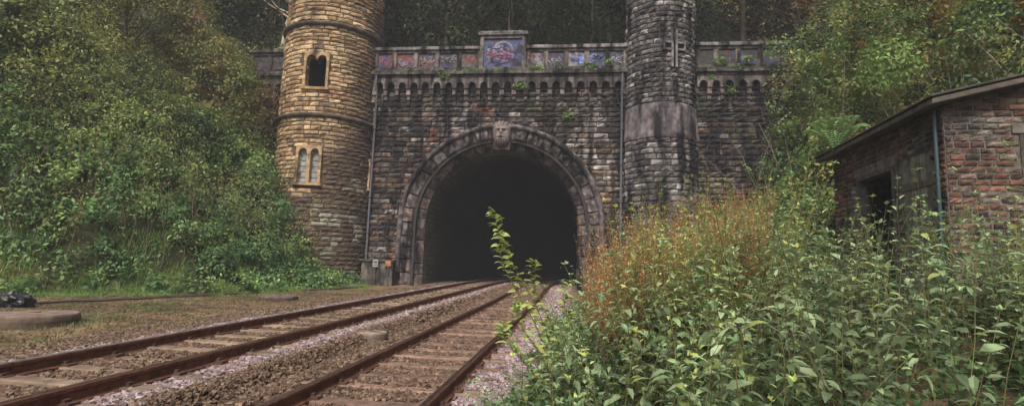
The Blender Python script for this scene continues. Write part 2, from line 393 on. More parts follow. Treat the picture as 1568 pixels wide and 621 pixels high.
for q in range(9):squig(G,-.1+rng.uniform(-.2,.2),12.2+rng.uniform(-.5,.4),1.1,.5,[(.36,.35,.42),(.26,.07,.09),(.05,.05,.18),(.02,.02,.03),(.2,.12,.3)][q%5],-.2765-.0007*q,rng.uniform(.03,.07))
A.box(-1.1,.9,-.36,-.285,11.285,11.42,(.18,.16,.16));A.box(-1.1,.9,-.36,-.285,12.95,13.1,(.18,.16,.16))
A.box(-1.4,1.2,-.45,.5,13.103,13.27,(.20,.18,.18));A.box(-1.3,1.1,-.36,.45,13.273,13.36,(.2,.19,.19))
for q in range(3):squig(G,4.15,11.92,.75,.5,(.30,.36,.68),-.128-.001*q,.07)
A.build('parapet_mouldings',M_stone,portal,.02);B.build('parapet_panels',M_graf,portal,.0);G.build('graffiti_lettering',M_paint,portal)
A=Acc();A.box(-6.7,-5.1,-.75,-.05,-.2,1.35,(.17,.15,.13));A.box(-6.8,-5.05,-.82,-.02,1.353,1.47,(.14,.13,.12));A.build('jamb_plinth',M_stone,portal,.02)
def sign(col,s,z,w,h,band_):
    e=empty('trackside_sign');A=Acc();A.box(s-w/2,s+w/2,-.86,-.84,z,z+h,col)
    A.box(s-w*.38,s+w*.38,-.866,-.8615,z+h*.2,z+h*.32,band_);A.box(s-w*.38,s+w*.38,-.866,-.8615,z+h*.5,z+h*.8,band_);A.build('plate',M_plast,e)
    A=Acc();A.box(s-.02,s+.02,-.838,-.80,-.1,z+h,(.2,.2,.2));A.build('post',M_steel,e)
sign((.4,.4,.38),-5.95,1.1,.26,.36,(.1,.1,.1));sign((.4,.10,.05),-5.3,1.15,.30,.30,(.4,.3,.2))
def tube(P,rad,sides=6):
    P=np.asarray(P,float);n,k=P.shape[:2];rad=np.broadcast_to(rad,(n,k))
    Tn=np.gradient(P,axis=1);Tn/=np.linalg.norm(Tn,axis=-1,keepdims=True)+1e-9
    ref=np.array([.31,.95,.05]);U=np.cross(Tn,ref);U/=np.linalg.norm(U,axis=-1,keepdims=True)+1e-9
    W=np.cross(Tn,U);an=np.arange(sides)*2*math.pi/sides
    V=P[:,:,None]+rad[:,:,None,None]*(U[:,:,None]*np.cos(an)[None,None,:,None]+W[:,:,None]*np.sin(an)[None,None,:,None])
    i1,j1=np.meshgrid(np.arange(k-1),np.arange(sides),indexing='ij')
    q=np.stack([i1*sides+j1,i1*sides+(j1+1)%sides,(i1+1)*sides+(j1+1)%sides,(i1+1)*sides+j1],-1).reshape(-1,4)
    F=(q[None]+(np.arange(n)*k*sides)[:,None,None]).reshape(-1,4)
    return V.reshape(-1,3),F
for s_,ztop in ((-6.72,11.0),(5.93,11.0)):
    e=empty('drainpipe')
    P=PF([s_]*4+[s_+.0],[-.42,-.42,-.2,-.2,-.2],[ztop,ztop-.5,ztop-.9,5,.05]);v,f=tube(P[None],.055,8)
    fast('pipe',v,f,np.full((len(v),3),(.13,.14,.17)),M_plast,e,True)
    A=Acc()
    for z in np.arange(1,10,1.8):A.box(s_-.09,s_+.09,-.28,-.02,z,z+.06,(.1,.1,.1))
    A.build('brackets',M_rust,e,.005)
# ------------------------------------------------------------------ towers
def ring(acc_name,ctr,prof,col,mat,parent,seg=96,rf=None):
    th=np.linspace(0,2*math.pi,seg,endpoint=False);k=len(prof)
    Vs=[]
    for a in th:
        for r,z in prof:
            q=r*(rf(a) if rf else 1);Vs.append((ctr[0]+q*math.cos(a),ctr[1]+q*math.sin(a),z))
    F=[(i*k+j,((i+1)%seg)*k+j,((i+1)%seg)*k+(j+1)%k,i*k+(j+1)%k) for i in range(seg) for j in range(k)]
    cc=np.array(col)*rng.uniform(.7,1.25,(seg,1,1))*np.ones((seg,k,3))
    return fast(acc_name,np.array(Vs),np.array(F),cc,mat,parent,True)
def tower(ctr,secs,wins,colf,mat,name_par,mcol,rf=None,h=.27,wr=(.3,.75),depth=.06,rough=.035):
    for (z0,z1,r0,r1) in secs:
        Rm=(r0+r1)/2
        def mp(S,Z,O,z0=z0,z1=z1,r0=r0,r1=r1,Rm=Rm):
            a=S/Rm;r=(r0+(r1-r0)*(Z-z0)/(z1-z0))*(rf(a) if rf else 1)+O
            return np.stack([ctr[0]+r*np.cos(a),ctr[1]+r*np.sin(a),Z],-1)
        def sk(s,z,a,b,za,zb,Rm=Rm):
            for (wa,wz0,wz1,hw) in wins:
                if abs((s/Rm-wa+math.pi)%(2*math.pi)-math.pi)*Rm<hw+.05 and wz0-.08<z<wz1+.08:return True
            return False
        cl=cells(-math.pi*Rm,math.pi*Rm,z0,z1,h,wr[0],wr[1],sk)
        def cf(s,z,Rm=Rm):return colf(s/Rm,z)
        masonry('stone_courses',cl,mp,cf,mat,name_par,depth,rough)
        zs=np.arange(z0,z1+.01,(z1-z0)/max(1,round((z1-z0)/.15)));th=np.linspace(-math.pi,math.pi,145)
        r=(r0+(r1-r0)*(zs-z0)/(z1-z0))-.0
        TH,ZZ_=np.meshgrid(th,zs,indexing='ij');Rr=np.broadcast_to(r,TH.shape)*(rf(TH) if rf else 1)
        V=np.stack([ctr[0]+Rr*np.cos(TH),ctr[1]+Rr*np.sin(TH),ZZ_],-1);k=len(zs)
        i1,j1=np.meshgrid(np.arange(144),np.arange(k-1),indexing='ij')
        keep=np.ones(i1.shape,bool)
        for (wa,wz0,wz1,hw) in wins:
            ac=(th[i1]+th[i1+1])/2;zc=(zs[j1]+zs[j1+1])/2
            keep&=~((np.abs((ac-wa+math.pi)%(2*math.pi)-math.pi)*Rm<hw-.08)&(zc>wz0+.08)&(zc<wz1-.08))
        F=np.stack([i1*k+j1,(i1+1)*k+j1,(i1+1)*k+j1+1,i1*k+j1+1],-1)[keep].reshape(-1,4)
        fast('wall_core',V,F,np.full((V.size//3,3),mcol),M_mort,name_par,True)
lt=empty('stone_tower')
ctrL=PF(-9.4,.15,0);ctrL=(float(ctrL[0]),float(ctrL[1]));RL=2.42
def tancol(a,z):
    n=len(a);r=rng.random(n);f=fbm(a*2.2,z*.45,0,61)
    c=lerp((.28,.18,.10),(.74,.55,.34),np.clip(r*1.0+(f-.45)*1.0,0,1))
    c=lerp(c,(.44,.24,.12),(rng.random(n)>.85)*.6);c=lerp(c,(.14,.11,.09),(rng.random(n)>.93)*.7)
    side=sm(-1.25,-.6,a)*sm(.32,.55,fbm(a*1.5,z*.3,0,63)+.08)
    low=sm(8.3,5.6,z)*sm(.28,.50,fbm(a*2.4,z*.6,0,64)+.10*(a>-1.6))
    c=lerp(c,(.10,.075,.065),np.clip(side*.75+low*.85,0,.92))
    c=lerp(c,(.42,.45,.36),np.clip((fbm(a*4,z*1.2,0,65)-.60)*6,0,1)*sm(6.5,4,z)*.8)
    return c
wA=-math.pi/2+.02;wB=-math.radians(6)
wins=[(wA,9.65,11.45,.62),(wA,4.9,6.75,.62),(wB,9.65,11.3,.4),(wB,5.0,6.6,.4)]
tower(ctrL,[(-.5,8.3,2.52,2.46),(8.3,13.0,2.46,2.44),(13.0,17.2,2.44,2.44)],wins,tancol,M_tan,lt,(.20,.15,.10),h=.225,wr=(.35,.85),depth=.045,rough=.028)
for z,r in ((8.3,2.48),(13.0,2.46)):
    ring('string_course',ctrL,[(r-.1,z-.12),(r+.06,z-.1),(r+.16,z-.02),(r+.19,z+.06),(r+.12,z+.13),(r-.1,z+.2)],(.12,.10,.085),M_tan,lt)
ring('battlement_course',ctrL,[(r-.1,16.9),(r+.25,17.1),(r+.3,17.4),(r-.1,17.4)],(.4,.3,.18),M_tan,lt)
A=Acc()
for i in range(12):
    a=i*math.pi/6;ex=np.array([-math.sin(a),math.cos(a),0]);et=np.array([-math.cos(a),-math.sin(a),0])
    A.box(-.38,.38,-.2,.25,17.4,18.3,(.45,.34,.2),(np.array([ctrL[0]+2.45*math.cos(a),ctrL[1]+2.45*math.sin(a),0]),ex,et,EZ))
A.build('merlons',M_tan,lt,.03)
def disc(name,ctr,r,z,col,mat,par):
    th=np.linspace(0,2*math.pi,49)[:-1];V=[(ctr[0],ctr[1],z)]+[(ctr[0]+r*math.cos(a),ctr[1]+r*math.sin(a),z) for a in th]
    F=np.array([(0,i+1,(i+1)%48+1) for i in range(48)]);fast(name,V,F,np.full((49,3),col),mat,par)
disc('roof_deck',ctrL,2.4,17.2,(.15,.13,.1),M_conc,lt)
def window(ctr,ang,R,z0,z1,hw,par,double,fill,col=(.46,.32,.19)):
    er=np.array([math.cos(ang),math.sin(ang),0]);ex=np.array([-er[1],er[0],0]);et=-er
    o=np.array([ctr[0],ctr[1],0])+er*R;fr=(o,ex,et,EZ);A=Acc(fr)
    f0,f1=-.10,.42;jw=.13;hd=.46
    nz=4;zs=np.linspace(z0+.13,z1-hd-.003,nz+1)
    for i in range(nz):
        A.box(-hw,-hw+jw,f0+rng.uniform(-.01,.01),f1,zs[i]+.003,zs[i+1]-.003,rc(col,.4));A.box(hw-jw,hw,f0+rng.uniform(-.01,.01),f1,zs[i]+.003,zs[i+1]-.003,rc(col,.4))
    A.box(-hw-.08,hw+.08,f0-.06,f1,z0,z0+.127,rc(col,.1))
    iw=hw-jw;mw=.085 if double else .04;hh=z1-hd
    def lobe(l,r):
        w=r-l;c=(l+r)/2;H=.30
        return [(c-w/2*math.cos(a),hh+.02+H*math.sin(a)**.8) for a in np.linspace(0,math.pi,11)]
    if double is not None:
        poly=[(-hw,hh),(-iw,hh)]+lobe(-iw,-mw)+[(-mw,hh+.1 if not double else hh),(mw,hh+.1 if not double else hh)]+lobe(mw,iw)+[(iw,hh),(hw,hh),(hw,z1-.08),(hw*.8,z1),(-hw*.8,z1),(-hw,z1-.08)]
    else:
        poly=[(-hw,hh),(-iw,hh)]+lobe(-iw,iw)+[(iw,hh),(hw,hh),(hw,z1),(-hw,z1)]
    A.prism(poly,f0,f1,rc(col,.1))
    if double:A.box(-mw,mw,f0+.03,f1,z0+.13,hh-.003,rc(col,.1))
    A.build('window_surround',M_tan,par,.015)
    if fill:
        B=Acc(fr);B.box(-iw-.02,-mw+.01,.16,.24,z0+.13,z1-.12,(.42,.43,.43));B.box(mw-.01,iw+.02,.16,.24,z0+.13,z1-.12,(.36,.37,.38))
        for zz in np.arange(z0+.4,z1-.5,.28):B.box(-iw,iw,.14,.157,zz,zz+.02,(.12,.12,.12))
        B.build('window_panel',M_conc,par,.005)
    D=Acc(fr);D.box(-hw-.3,hw+.3,1.1,1.15,z0-.3,z1+.3,(.015,.015,.015));D.build('window_dark_sheet',M_mort,par)  # near-black sheet behind the opening, standing in for interior shade
window(ctrL,wA,2.43,9.6,11.5,.62,lt,False,False)
window(ctrL,wA,2.47,4.85,6.8,.62,lt,True,True)
window(ctrL,wB,2.43,9.6,11.3,.38,lt,None,False)
window(ctrL,wB,2.47,4.95,6.6,.38,lt,None,False)
rt=empty('stone_tower')
c_=PF(7.8,.15,0);ctrR=(float(c_[0]),float(c_[1]))
def octf(a):
    a=np.asarray(a)+PY;m=(a+math.pi/8)%(math.pi/4)-math.pi/8;return .985*np.cos(math.pi/8*.95)/np.cos(m)*1.02
def darkcol(a,z):
    n=len(a);r=rng.random(n);f=fbm(a*2,z*.5,0,71)
    c=lerp((.075,.073,.082),(.31,.275,.26),np.clip(r*.8+(f-.45)*1.2,0,1))
    c=lerp(c,(.48,.46,.46),(rng.random(n)>.90)*.7);return c*(.7+.5*fbm(a*1.5,z*.2,0,72))[:,None]
tower(ctrR,[(9.2,17.5,1.66,1.64)],[],darkcol,M_stone,rt,(.10,.095,.095),None,.25,(.3,.6))
tower(ctrR,[(-.5,7.5,1.80,1.78)],[],darkcol,M_stone,rt,(.10,.095,.095),octf,.27,(.35,.7))
th=np.linspace(0,2*math.pi,97)[:-1];Vs=[];pr=[(7.5,1.86,1),(7.62,1.90,1),(7.75,1.86,1),(7.95,1.84,.8),(8.4,1.80,.5),(8.9,1.75,.1),(9.12,1.74,0),(9.2,1.66,0)]
for z,r,k in pr:
    q=r*((1-k)+k*octf(th));Vs.append(np.stack([ctrR[0]+q*np.cos(th),ctrR[1]+q*np.sin(th),z+0*th],-1))
Vs=np.array(Vs);F=np.array([(i*96+j,i*96+(j+1)%96,(i+1)*96+(j+1)%96,(i+1)*96+j) for i in range(len(pr)-1) for j in range(96)])
fast('weathered_cone',Vs,F,np.array((.19,.17,.18))*(.6+.9*fbm(Vs[...,0]*2,Vs[...,1]*2,Vs[...,2]*1.5,7))[...,None],M_stone,rt,True)
ring('top_course',ctrR,[(1.5,17.2),(1.8,17.3),(1.85,17.6),(1.5,17.6)],(.2,.19,.19),M_stone,rt)
disc('roof_deck',ctrR,1.6,17.5,(.15,.13,.12),M_conc,rt)
A=Acc();ang=-math.pi/2+.12
er=np.array([math.cos(ang),math.sin(ang),0]);ex=np.array([-er[1],er[0],0]);fr=(np.array([ctrR[0],ctrR[1],0])+er*1.70,ex,-er,EZ)
qc=(.26,.24,.25)
A.box(-.15,-.05,-.09,.3,10.85,12.75,qc,fr);A.box(.05,.15,-.09,.3,10.85,12.75,qc,fr)
A.box(-.46,-.152,-.085,.3,12.0,12.1,qc,fr);A.box(.152,.46,-.085,.3,12.0,12.1,qc,fr)
A.box(-.46,-.152,-.085,.3,11.66,11.76,qc,fr);A.box(.152,.46,-.085,.3,11.66,11.76,qc,fr)
A.box(-.55,-.463,-.09,.3,11.66,12.1,qc,fr);A.box(.463,.55,-.09,.3,11.66,12.1,qc,fr)
A.build('cross_loop_surround',M_stone,rt,.01)
A=Acc();A.box(-.05,.05,-.03,.3,10.85,12.75,(.01,.01,.01),fr);A.box(-.46,.46,-.032,.3,11.763,11.997,(.012,.012,.012),fr);A.build('cross_loop_slit',M_mort,rt)
# ------------------------------------------------------------------ tracks
def tk(s,t):return s+.004*(t+26)+cv(t)
tl=np.concatenate([np.arange(-40,6,.5),np.arange(6,60,2.)])
def sweeprail(name,prof,s,mat,par,col,low=0):
    Vs=[];k=len(prof)
    for a,z in prof:Vs.append(PF(tk(s,tl)+a,tl,z+gz(tl)-low*drop(tl)))
    Vs=np.stack(Vs,1);n=len(tl);F=np.array([(i*k+j,(i+1)*k+j,(i+1)*k+(j+1)%k,i*k+(j+1)%k) for i in range(n-1) for j in range(k)])
    return fast(name,Vs,F,np.array(col)*(.7+.6*fbm(Vs[...,1]*1.5,Vs[...,0],0,5))[...,None],mat,par)
prof=[(-.07,.02),(.07,.02),(.07,.035),(.015,.05),(.012,.125),(.036,.135),(.036,.165),(.028,.172),(-.028,.172),(-.036,.165),(-.036,.135),(-.012,.125),(-.015,.05),(-.07,.035)]
for ti,(ra,rb) in enumerate(((0,1),(2,3))):
    e=empty('railway_track')
    for r in (ra,rb):
        sweeprail('rail',prof,RAILS[r],M_rust,e,(.165,.072,.048),ti)
        sweeprail('running_surface',[(-.027,.1725),(.027,.1725),(.027,.1755),(-.027,.1755)],RAILS[r],M_steel,e,(.55,.58,.66) if r==0 else (.24,.16,.14),ti)
    A=Acc();mid=(RAILS[ra]+RAILS[rb])/2;B=Acc()
    for t in np.arange(-30,30,.65):
        c0=tk(mid,t);o=PF(c0,t,gz(t)-ti*drop(t));j=rng.normal(0,.02);fr=(o,EX+ET*j,ET,EZ)
        col=rc((.34,.25,.18) if ti==0 else (.25,.165,.125),.3)
        hw=.105;z1=.048+rng.normal(0,.007);xe=1.22
        xs=[-xe,-xe+.07,-.45,0,.45,xe-.07,xe];zt=[z1-.06,z1-.012,z1-.008,z1-.016,z1-.008,z1-.012,z1-.06]
        V=[];
        for x,zz in zip(xs,zt):
            for (tt_,z_) in ((-hw-.02,-.12),(-hw,zz-.015),(-hw+.02,zz),(hw-.02,zz),(hw,zz-.015),(hw+.02,-.12)):V.append(o+x*fr[1]+tt_*ET+z_*EZ)
        F=[(i*6+j_,i*6+j_+1,(i+1)*6+j_+1,(i+1)*6+j_) for i in range(6) for j_ in range(5)]+[tuple(range(6)),tuple(range(41,35,-1))]
        A.raw(V,F,col)
        for r in (ra,rb):
            x=RAILS[r]-mid
            for sg in (-1,1):
                B.box(x+sg*.10-.045,x+sg*.10+.045,-.06,.06,.02,.06,(.11,.06,.045),fr)
                B.box(x+sg*.065-.02,x+sg*.065+.02,-.03,.03,.06,.085,(.09,.05,.04),fr)
    A.build('sleepers',M_conc if ti==0 else M_wood,e);B.build('rail_chairs',M_rust,e)
def stones(name,n,tr,sr,size,par=None):
    t=rng.uniform(*tr,n);s=rng.uniform(*sr,n)
    ph=(t+30+.325)%.65-.325;ph=np.abs(ph)
    sc_=s-.004*(t+26)-cv(t)
    inl=((sc_>RAILS[0]-.42)&(sc_<RAILS[1]+.42))|((sc_>RAILS[2]-.42)&(sc_<RAILS[3]+.42))
    k=~(inl&(ph<.13)&(rng.random(n)>.10))
    for r in RAILS:k&=np.abs(sc_-r)>.095
    t,s,sc_,inl=t[k],s[k],sc_[k],inl[k];n=len(t)
    base=np.array([[x,y,z] for x in(-1,1) for y in(-1,1) for z in(-1,1)],float)
    q=base[None]*rng.uniform(.55,1.1,(n,1,3))+rng.normal(0,.22,(n,8,3))
    a=rng.uniform(0,2*math.pi,n);b=rng.uniform(0,math.pi,n)
    ca,sa_,cb,sb=np.cos(a)[:,None],np.sin(a)[:,None],np.cos(b)[:,None],np.sin(b)[:,None]
    x=q[...,0]*ca-q[...,1]*sa_;y=q[...,0]*sa_+q[...,1]*ca;z=q[...,2]
    y,z=y*cb-z*sb,y*sb+z*cb
    sz=(size*rng.uniform(.5,1.25,n))[:,None]
    z0=np.where(t<.2,height(s,np.minimum(t,.15)),gz(t)-drop(t))+.006*inl+.035*sm(.3,.45,np.minimum(np.abs(sc_-(RAILS[0]+RAILS[1])/2),np.abs(sc_-(RAILS[2]+RAILS[3])/2))-.72)*sm(2.0,1.2,np.minimum(np.abs(sc_-(RAILS[0]+RAILS[1])/2),np.abs(sc_-(RAILS[2]+RAILS[3])/2)))
    V=PF(s[:,None]+x*sz,t[:,None]+y*sz,(z0+rng.uniform(-.012,.015,n))[:,None]+z*sz*.8)
    pk=pinkmask(sc_,s,rng.normal(0,.08,n))
    rnd=rng.random(n)[:,None]
    br=np.array([.13,.082,.058])*(1-rnd)+np.array([.35,.245,.17])*rnd
    pi=np.array([.28,.205,.21])*(1-rnd)+np.array([.66,.52,.54])*rnd
    c=br*(1-pk[:,None])+pi*pk[:,None];c*=rng.uniform(.5,1.25,(n,1))
    f=np.array([[0,1,3,2],[4,6,7,5],[0,4,5,1],[2,3,7,6],[0,2,6,4],[1,5,7,3]])
    F=(f[None]+(np.arange(n)*8)[:,None,None]).reshape(-1,4)
    return fast(name,V,F,np.repeat(c[:,None],8,1),M_gravel,par)
bal=empty('ballast')
stones('near_stones',120000,(-24,-14),(-4.0,4.4),.023,bal)
stones('far_stones',55000,(-14,6),(-4.0,4.4),.032,bal)
stones('cess_stones',16000,(-25,-6),(-12,-4),.014,bal)
# ------------------------------------------------------------------ track-side covers
def cover(x,y,r,h,col):
    e=empty('concrete_manhole_cover');z=float(groundz(x,y))
    th=np.linspace(0,2*math.pi,41)[:-1];pr=[(1.0,-.1),(1.02,h*.5),(1.0,h*.8),(.97,h),(.88,h),(.87,h-.012),(.85,h-.012),(.84,h),(.05,h+.01)]
    Vs=np.array([[ (x+r*a*math.cos(t)*(1+.01*math.sin(5*t)),y+r*a*math.sin(t),z+zz) for t in th] for a,zz in pr])
    F=[(i*40+j,i*40+(j+1)%40,(i+1)*40+(j+1)%40,(i+1)*40+j) for i in range(len(pr)-1) for j in range(40)]
    cm=np.full((len(pr)*40,3),col)*rng.uniform(.8,1.15,(len(pr)*40,1));cm[:120]*=.6
    fast('lid',Vs,np.array(F),cm,M_conc,e)
    A=Acc();A.box(-.16*r,.16*r,-.02,.02,z+h+.008,z+h+.022,(.1,.08,.06),(np.array([x,y,0]),EX,ET,EZ));A.build('lifting_bar',M_rust,e)
cover(-8.6,9.7,.66,.20,(.30,.225,.18));cover(-7.1,16.4,.55,.12,(.22,.17,.14));cover(-2.40,9.5,.26,.13,(.40,.31,.25))
th,ph=np.meshgrid(np.linspace(0,2*math.pi,33)[:-1],np.linspace(0,math.pi,15),indexing='ij')
r=.26*(1+.9*(fbm(np.cos(th)*2.3+5,np.sin(th)*2.3+5,ph*2,6)-.5)+.10*np.sin(th*5+ph*3))
zz=float(groundz(-11.3,12.2))
Vs=np.stack([-11.3+r*1.5*np.sin(ph)*np.cos(th),12.2+r*np.sin(ph)*np.sin(th),zz+.12+r*.75*np.cos(ph)],-1)
F=np.array([(i*15+j,((i+1)%32)*15+j,((i+1)%32)*15+j+1,i*15+j+1) for i in range(32) for j in range(14)])
fast('rubbish_sack',Vs,F,np.full((480,3),(.015,.015,.018)),M_plast,None,False)
for k,(off) in enumerate((0,.5)):
    xs=np.linspace(-13,-6.6,60);ys=9.2+ (xs+13)*2.2+off+.25*np.sin(xs*2+k)
    ys=np.minimum(ys,24);P=np.stack([xs,ys,groundz(xs,ys)+.04],-1);v,f=tube(P[None],.03,6)
    fast('trackside_cable',v,f,np.full((len(v),3),(.09,.07,.06)),M_plast,None,True)
# ------------------------------------------------------------------ foliage machinery
def nrm(v):return v/(np.linalg.norm(v,axis=-1,keepdims=True)+1e-9)
TS=dict(v=np.array([[0,0,0],[.5,.42,-.08],[0,1,-.12],[-.5,.42,-.08]]),f=[np.array([[0,1,2],[0,2,3]])])
TF=dict(v=np.array([[0,0,0],[0,.33,.02],[0,.68,.0],[0,1,-.14],[.46,.28,.10],[.34,.66,.05],[-.46,.28,.10],[-.34,.66,.05]]),
        f=[np.array([[0,4,1],[0,1,6],[2,5,3],[2,3,7]]),np.array([[1,4,5,2],[1,2,7,6]])])
class Leaves:
    def __init__(s):s.a=[]
    def add(s,P,D,N,L,W,C):s.a.append((P,D,N,np.broadcast_to(L,len(P)),np.broadcast_to(W,len(P)),C))
    def build(s,name,mat,par,T=TS):
        P,D,N,L,W,C=[np.concatenate([x[i] for x in s.a]) for i in range(6)]
        D=nrm(D);S=nrm(np.cross(D,N));N2=np.cross(S,D);tv=T['v'];k=len(tv);n=len(P)
        V=P[:,None]+D[:,None]*(L[:,None,None]*tv[None,:,1:2])+S[:,None]*(W[:,None,None]*tv[None,:,0:1])+N2[:,None]*(L[:,None,None]*tv[None,:,2:3])
        Fs=[(f[None]+(np.arange(n)*k)[:,None,None]).reshape(-1,f.shape[1]) for f in T['f']]
        return fast(name,V,Fs,np.repeat(C[:,None],k,1),mat,par)
def clumps(Lv,C,R,n,L,col,shell=.45,up=.35,gap=.36,wr=.55,gs=1.6,seed=0,jit=.25):
    C=np.asarray(C,float);R=np.asarray(R,float);col=np.asarray(col,float)
    n=np.broadcast_to(n,len(C)).astype(int);idx=np.repeat(np.arange(len(C)),n);m=len(idx)
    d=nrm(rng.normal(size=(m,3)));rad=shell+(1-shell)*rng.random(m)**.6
    lump=.75+.5*vn(d[:,0]*2.2+idx*3.7,d[:,1]*2.2,d[:,2]*2.2,seed)
    P=C[idx]+d*R[idx]*(rad*lump)[:,None]
    k=vn(P[:,0]*gs,P[:,1]*gs,P[:,2]*gs,seed+3)>gap
    P,d,idx,rad=P[k],d[k],idx[k],rad[k];m=len(P)
    N=nrm(d*.7+rng.normal(size=(m,3))*.45+np.array([0,0,up]))
    D=nrm(np.cross(N,rng.normal(size=(m,3)))+np.array([0,0,-.25]))
    LL=L*rng.uniform(.5,1.3,m)
    c=col[idx]*rng.uniform(1-jit,1+jit,(m,1))*(.65+.5*rad)[:,None]  # inner shade of each clump painted in; younger outer leaves lighter
    tint=rng.random(m);c=c*np.where(tint>.9,1.4,1)[:,None]
    c[tint<.04]=c[tint<.04]*np.array([1.6,1.05,.7])
    Lv.add(P,D,N,LL,LL*wr,c)
# ---- left embankment
emb=empty('embankment_shrubs')
Lv=Leaves()
n=2000
t=rng.uniform(-17,1.2,n);s=footL(t)-.1-rng.uniform(0,1,n)**1.1*17
keep=(np.hypot(s+9.4,t-.15)>2.95)
s,t=s[keep],t[keep]
hz=height(s,t);P=PF(s,t,hz)
rd=rng.uniform(.3,1.0,len(s))*(.55+.55*sm(0,8,hz))+.1
big=rng.random(len(s))>.91;rd=np.where(big&(hz>2),rd*1.6,rd)
rd=np.minimum(rd,np.maximum(np.hypot(s+9.4,t-.15)-2.5,.3))
hid=fbm(s*.3,t*.3,0,15)
P[:,2]+=rd*.35+1.9*sm(.48,.70,hid)*sm(1,4,hz)
n2=380;s2=rng.uniform(-17.5,-12.0,n2);t2=rng.uniform(-3.6,-.6,n2);h2=height(s2,t2);P2=PF(s2,t2,h2+rng.uniform(0,1,n2)*np.maximum(9.7+1.1*(-12-s2)-h2,1.0));rd2=rng.uniform(.4,.8,n2)
s=np.r_[s,s2];t=np.r_[t,t2];hz=np.r_[hz,P2[:,2]];P=np.r_[P,P2];rd=np.r_[rd,rd2]
R=np.stack([rd*1.1,rd*1.1,rd],-1)
q=fbm(s*.22,t*.22,hz*.2,18);q2=rng.random(len(s))
lowg=np.array([.085,.165,.06]);midg=np.array([.075,.14,.035]);oliv=np.array([.20,.19,.055]);dark=np.array([.022,.046,.016])
col=lerp(lowg,midg,sm(1.5,5,hz));col=lerp(col,oliv,sm(4.0,8.5,hz+(q-.5)*6)*.9)
col=lerp(col,dark,(q2<.24)*.85);col=lerp(col,(.19,.26,.085),(q2>.80)*.8)
isn=np.arange(len(s))>=len(s)-n2
col=np.where(isn[:,None]&(q2[:,None]<.25),np.array([[.14,.10,.06]]),col)
col=np.where(isn[:,None]&(q2[:,None]>=.25),col*.65,col)
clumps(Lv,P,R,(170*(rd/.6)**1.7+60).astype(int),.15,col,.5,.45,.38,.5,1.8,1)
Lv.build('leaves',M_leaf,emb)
def twigs(n,s,t,hmin,hmax,rad,lean=.4):
    base=PF(s,t,height(s,t));k=6;u=np.linspace(0,1,k)
    h=rng.uniform(hmin,hmax,n);d=rng.normal(0,lean,(n,2))
    P=np.repeat(base[:,None],k,1);P[...,2]+=h[:,None]*u;P[...,0]+=d[:,:1]*h[:,None]*u**1.6;P[...,1]+=d[:,1:]*h[:,None]*u**1.6
    P[:,1:,:]+=rng.normal(0,.04,(n,k-1,3))
    return P,rad*(1-.8*u)[None]*rng.uniform(.6,1.3,(n,1))
n=800;t=rng.uniform(-14,-.3,n);s=footL(t)-rng.uniform(1,17,n);k=np.hypot(s+9.4,t)>3.2;s,t=s[k],t[k]
P,rr=twigs(len(s),s,t,1.0,3.2,.016);v,f=tube(P,rr,4)
fast('twigs',v,f,lerp((.14,.09,.055),(.26,.20,.14),rng.random(len(s)*6*4)),M_bark,emb)
Lv=Leaves()
for kk in range(3,6):
    for rep in range(9):
        Q=P[:,kk]+rng.normal(0,.16,P[:,kk].shape);m=len(Q)
        Lv.add(Q,nrm(rng.normal(size=(m,3))),nrm(rng.normal(size=(m,3))*.5+[0,0,1]),rng.uniform(.07,.16,m),rng.uniform(.04,.08,m),lerp((.12,.18,.06),(.25,.24,.08),rng.random(m)))
Lv.build('twig_leaves',M_leaf,emb)
Lv=Leaves();n=60000
t=rng.uniform(-18,1,n);s=footL(t)+1.0-rng.random(n)**1.3*3.4
k=fbm(s*1.2,t*1.2,0,29)>.36+.24*sm(-.2,1.0,s-footL(t));s,t=s[k],t[k]
P=PF(s,t,height(s,t)-.01);m=len(P)
D=nrm(rng.normal(0,.45,(m,3))+[0,0,1]);N=nrm(rng.normal(size=(m,3)))
LL=rng.uniform(.08,.26,m)*(.6+.6*sm(.5,-1,s-footL(t)));Lv.add(P,D,N,LL,LL*.10+.006,lerp((.08,.16,.04),(.20,.27,.08),rng.random(m)))
n=9000;tc_=rng.integers(0,150,n);ct=rng.uniform(-20,-2,150);cs=rng.uniform(-8,-3.2,150);t=ct[tc_]+rng.normal(0,.14,n);s=cs[tc_]+rng.normal(0,.18,n)
P=PF(s,t,height(s,t));LL=rng.uniform(.03,.10,n);Lv.add(P,nrm(rng.normal(0,.6,(n,3))+[0,0,1]),nrm(rng.normal(size=(n,3))),LL,LL*.2,lerp((.08,.12,.04),(.17,.17,.08),rng.random(n)))
Lv.build('grass',M_leaf,None)
# ---- right bank shrubs
bank=empty('bank_shrubs')
Lv=Leaves();C=[];R=[];K=[];
def addc(x,y,z,r,c):C.append((x,y,z));R.append((r,r,r*.9));K.append(c)
ol=np.array([.17,.18,.06]);gr2=np.array([.11,.18,.05]);orr=np.array([.38,.20,.045]);dk2=np.array([.035,.055,.022])
for i in range(1050):
    s_=rng.uniform(9.8,27);t_=rng.uniform(-15.5,-.8)
    x,y,_=PF(s_,t_,0)
    if y<14 and x<12.0:continue
    if s_<10.6 and t_>-2:continue
    base=float(height(s_,t_))
    hcap=2.2+6.0*sm(10.8,13.5,s_)*sm(-14,-9,t_)-2.5*sm(16,22,s_)
    z=base+hcap*rng.random()**.7
    r=rng.uniform(.45,1.1);u_=rng.random()
    c=gr2 if u_<.35 else ol if u_<.78 else dk2
    if x>14.5 and z>10 and u_>.30:c=orr
    addc(x,y,z,r,c*rng.uniform(.7,1.3))
for i in range(70):
    x=rng.uniform(7.8,12);y=rng.uniform(13.2,18);addc(x,y,float(groundz(x,y))+rng.random()*2.4,rng.uniform(.35,.7),(ol*.7 if i%2 else dk2*1.4))
